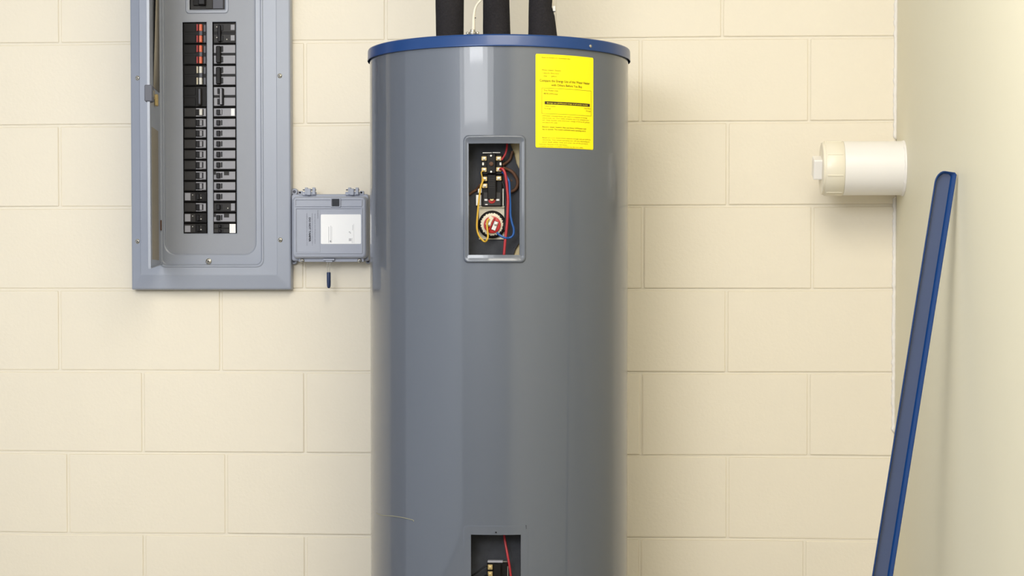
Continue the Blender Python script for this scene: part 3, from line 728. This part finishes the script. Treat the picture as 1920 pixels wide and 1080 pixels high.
for i, s in enumerate(('Based on a U.S. Government national average cost per kWh for', 'electricity. Your actual operating cost will vary depending on', 'your local utility rates and your use of the product.')): lt_(s, 11, 158+4.1*i, 2.5, 91-3*i)
lt_('Important: Removal of this label before', 5.5, 170.5, 2.3, 49); lt_('consumer purchase is a violation of federal law (42 U.S.C. 6302)', 6, 174, 2.1, 79)
pr_ = link('label_print', bm, [M['ink'], M['inkd'], M['yellow']], label, kind='stuff')
# lift the yellow letters above the black bar
# thin line with a hooked end, lower left
pts = [(706, 962), (716, 966), (735, 967.5), (755, 970.5), (770, 974), (775, 975.5), (775.5, 978)]
T('hooked_line', [cp(*cyl(x, y), TR+.0003) for x, y in pts], .0009, M['hooked_line'], body, 6, 4)

# ------------------------------------------------------------------ insulated pipes and cable on the lid
def pipe(px0, px1, bx0, bx1, yoff, lab_, seed, notch=False, z0=ZT+.003):
    Yp = TY+yoff
    b0 = at(bx0, 62, Yp).x; b1 = at(bx1, 62, Yp).x; t0 = at(px0, 0, Yp).x; t1 = at(px1, 0, Yp).x; zt2 = at(960, 0, Yp).z; zb2 = at(960, 62, Yp).z
    root = thing('insulated_pipe', lab_, 'pipe', ((b0+b1)/2, Yp, z0), 'foam covered pipes rising from the lid')
    rnd = random.Random(seed); bm = bmesh.new(); n = 28; loops = []
    zs_ = [z0, z0+.003]+[z0+.012+i*.02 for i in range(50)]
    for i, z in enumerate(zs_):
        t = min(1.15, (z-zb2)/(zt2-zb2)) if not notch else min(1, max(-.5, (z-zb2)/(zt2-zb2)))
        if z > zt2: t = 1
        xl = b0+(t0-b0)*t; xr = b1+(t1-b1)*t; c = (xl+xr)/2; r = (xr-xl)/2
        if i == 0: r -= .002
        ry = .032
        lp_ = []
        for k in range(n):
            a = 2*PI*k/n; q = 1+rnd.uniform(-.006, .006)
            if notch and abs(z-at(1040, 14, Yp).z) < .009 and abs(((a+PI) % (2*PI))-PI) < .9: q *= .88
            lp_.append(Vector((c+r*q*math.cos(a), Yp+ry*q*math.sin(a), z)))
        loops.append(lp_)
        if z > H-.05: break
    loft(bm, loops, True, True); bmesh.ops.recalc_face_normals(bm, faces=bm.faces)
    link('foam_sleeve', bm, M['pipefoam'], root, True)
    L('pipe_core', [(.0135, 0), (.0135, z-z0-.01)], ((b0+b1)/2, Yp, z0-.002), (0, 0, 1), M['brass'], root, 16)
    if notch:
        PB('torn_edge', 1036.5, 11, 1041.5, 21, Yp-.012, Yp+.004, M['whitep'], root, .001)
    return root
pipe(816.5, 870, 817.5, 869.5, -.02, 'leftmost of the black foam covered pipes on the tank lid', 1)
pipe(905.5, 955, 905.5, 957, -.02, 'middle black foam covered pipe on the lid beside the white cable', 2)
pipe(991.5, 1036, 990.5, 1044, -.02, 'rightmost black foam covered pipe flaring at its base with a torn edge', 3, True)
Yc = TY-.12
cab = thing('power_cable', 'white cable rising from a metal clamp on the blue tank lid', 'cable', (at(886, 62, Yc).x, Yc, ZT+.002))
T('sheath', [Vector((at(887, 62, Yc).x, Yc, ZT+.004)), at(887.5, 50, Yc), at(888.3, 30, Yc), at(891.5, 14, Yc), at(899, 3, Yc), at(911, -8, Yc), at(930, -30, Yc), at(945, -60, Yc), at(950, -120, Yc)], lambda t: .0048-.0022*min(1, t*2.4), M['cable'], cab, 14, 8)
pc = at(886.5, 60.5, Yc)
L('clamp', [(.0075, 0), (.0085, .003), (.0085, .006), (.0055, .0075), (.0055, .011), (.0045, .012)], (pc.x, Yc, pc.z-.006), (0, 0, 1), M['steel'], cab, 20)
for s in (-1, 1): L('clamp_screw', [(.003, 0), (.003, .004), (.001, .005)], (pc.x+s*.010, Yc-.004, pc.z-.003), (s*.6, -1, .2), M['steel'], cab, 12)
L('sheath_hole', [(.0013, 0), (1e-5, .0006)], at(892.3, 33.5, Yc-.0046)+Vector((-.0012, 0, 0)), (.3, -1, 0), M['toggle'], cab, 10)

# ------------------------------------------------------------------ clean-out pipe through the right wall
YP = -.125
pl = at(1640, 315.5, YP); PR = (at(1640, 265, YP).z-at(1640, 366.5, YP).z)/2
x_ = lambda px: at(px, 315, YP-PR*.6).x
cl = thing('cleanout_pipe', 'white plastic drain pipe stub with square plug sticking out of the right wall', 'pipe', (XR, YP, pl.z))
def LX(name, prof, m, par, n=56, z=pl.z): return L(name, [(r, XR-xx) for r, xx in prof], (XR, YP, z), (-1, 0, 0), m, par, n)
LX('pipe_stub', [(PR, XR-.001), (PR, x_(1583)+.0005), (PR-.001, x_(1583))], M['pvc'], cl)
fit = LX('cleanout_adapter', [(PR+.0005, x_(1583)-.0002), (PR+.0012, x_(1582)), (PR+.0012, x_(1549)), (PR-.0002, x_(1547.5))], M['pvccream'], cl)
for k in range(8):
    a = k*PI/4+.32; bm = bmesh.new()
    box(bm, x_(1550), x_(1580), -.0016, .0016, PR-.001, PR+.0024, .0005, Mx=Matrix.Translation((0, YP, pl.z)) @ Matrix.Rotation(a, 4, 'X'))
    link('grip_rib', bm, M['pvccream'], fit)
plug = LX('cleanout_plug', [(PR-.0015, x_(1549)), (PR-.0015, x_(1544)), (PR-.003, x_(1542.6)), (1e-4, x_(1542.5))], M['pvccream'], cl)
hz = (at(1535, 289, YP-.02).z-at(1535, 338, YP-.02).z)/2; cz = (at(1535, 289, YP-.02).z+at(1535, 338, YP-.02).z)/2
bm = bmesh.new(); sq = hz*.78
box(bm, x_(1526.5), x_(1545), -sq, sq, -sq, sq, .003, 2, Mx=Matrix.Translation((0, YP, cz)) @ Matrix.Rotation(math.radians(17), 4, 'X'))
link('square_nut', bm, M['pvc'], plug)
# ragged mortar / caulk where the stub meets the wall
bm = bmesh.new(); rnd = random.Random(9); n = 64; lp = []
for r0, xx in ((PR+.0022, XR-.0003), (PR+.0016, XR-.003), (PR+.0004, XR-.006), (PR-.001, XR-.006)):
    lp.append([Vector((xx+rnd.uniform(-.0012, .0012)*(xx < XR-.001), YP+r0*math.cos(2*PI*k/n)*(1+rnd.uniform(-.012, .012)), pl.z+r0*math.sin(2*PI*k/n)*(1+rnd.uniform(-.012, .012)))) for k in range(n)])
loft(bm, lp); bmesh.ops.recalc_face_normals(bm, faces=bm.faces); link('sealant_ring', bm, M['caulk'], cl, True)

# ------------------------------------------------------------------ leaning blue metal strip
YS = -.89
tR = at(1793, 323, YS); bC = at(1653.5, 1078, YS); tC = at(1773.5, 322, YS)
dirv = (bC-tC); dirv.y = 0; dirv.normalize()
Ls_ = (tC.z-.003)/-dirv.z
across = Vector((-dirv.z, 0, dirv.x)); across = across if across.x > 0 else -across
nrm = Vector((0, -1, 0))
rotz = Matrix.Rotation(math.radians(-4), 3, dirv)
across = rotz @ across; nrm = rotz @ nrm
def sp(v, s, w): return tC+across*v+dirv*s+nrm*w
HW = .0190
strip = thing('metal_strip', 'long blue metal cover strip leaning against the right wall', 'metal strip', sp(0, Ls_, 0))
def outline(ins_l, ins_r, ins_t, w, ch=.016):
    l, r, t = -HW+ins_l, HW-ins_r, ins_t; pts_ = []
    for k in range(7):
        a = PI/2*k/6; pts_.append((l+ch*(1-math.sin(a)), t+ch*1.5*(1-math.cos(a))))
    pts_ = [(r, Ls_), (r, t+.004), (r-.004, t)]+pts_+[(l, Ls_)]
    return [sp(v, s, w) for v, s in pts_]
bm = bmesh.new()
loft(bm, [outline(.0035, .0085, .004, 0), outline(.0032, .0078, .0035, .002), outline(.0012, .0015, .0012, .0085), outline(.0, .0, .0, .009), outline(-.0006, -.0012, -.0006, .008), outline(0, 0, 0, -.001)], closed=False)
bmesh.ops.recalc_face_normals(bm, faces=bm.faces)
autosmooth(link('flange', bm, M['blue'], strip), 50)
bm = bmesh.new(); a = outline(.0034, .0084, .004, .0002); b = outline(.0034, .0084, .004, -.0012)
loft(bm, [b, a], True, True); bmesh.ops.recalc_face_normals(bm, faces=bm.faces)
link('web', bm, M['stripin'], strip)
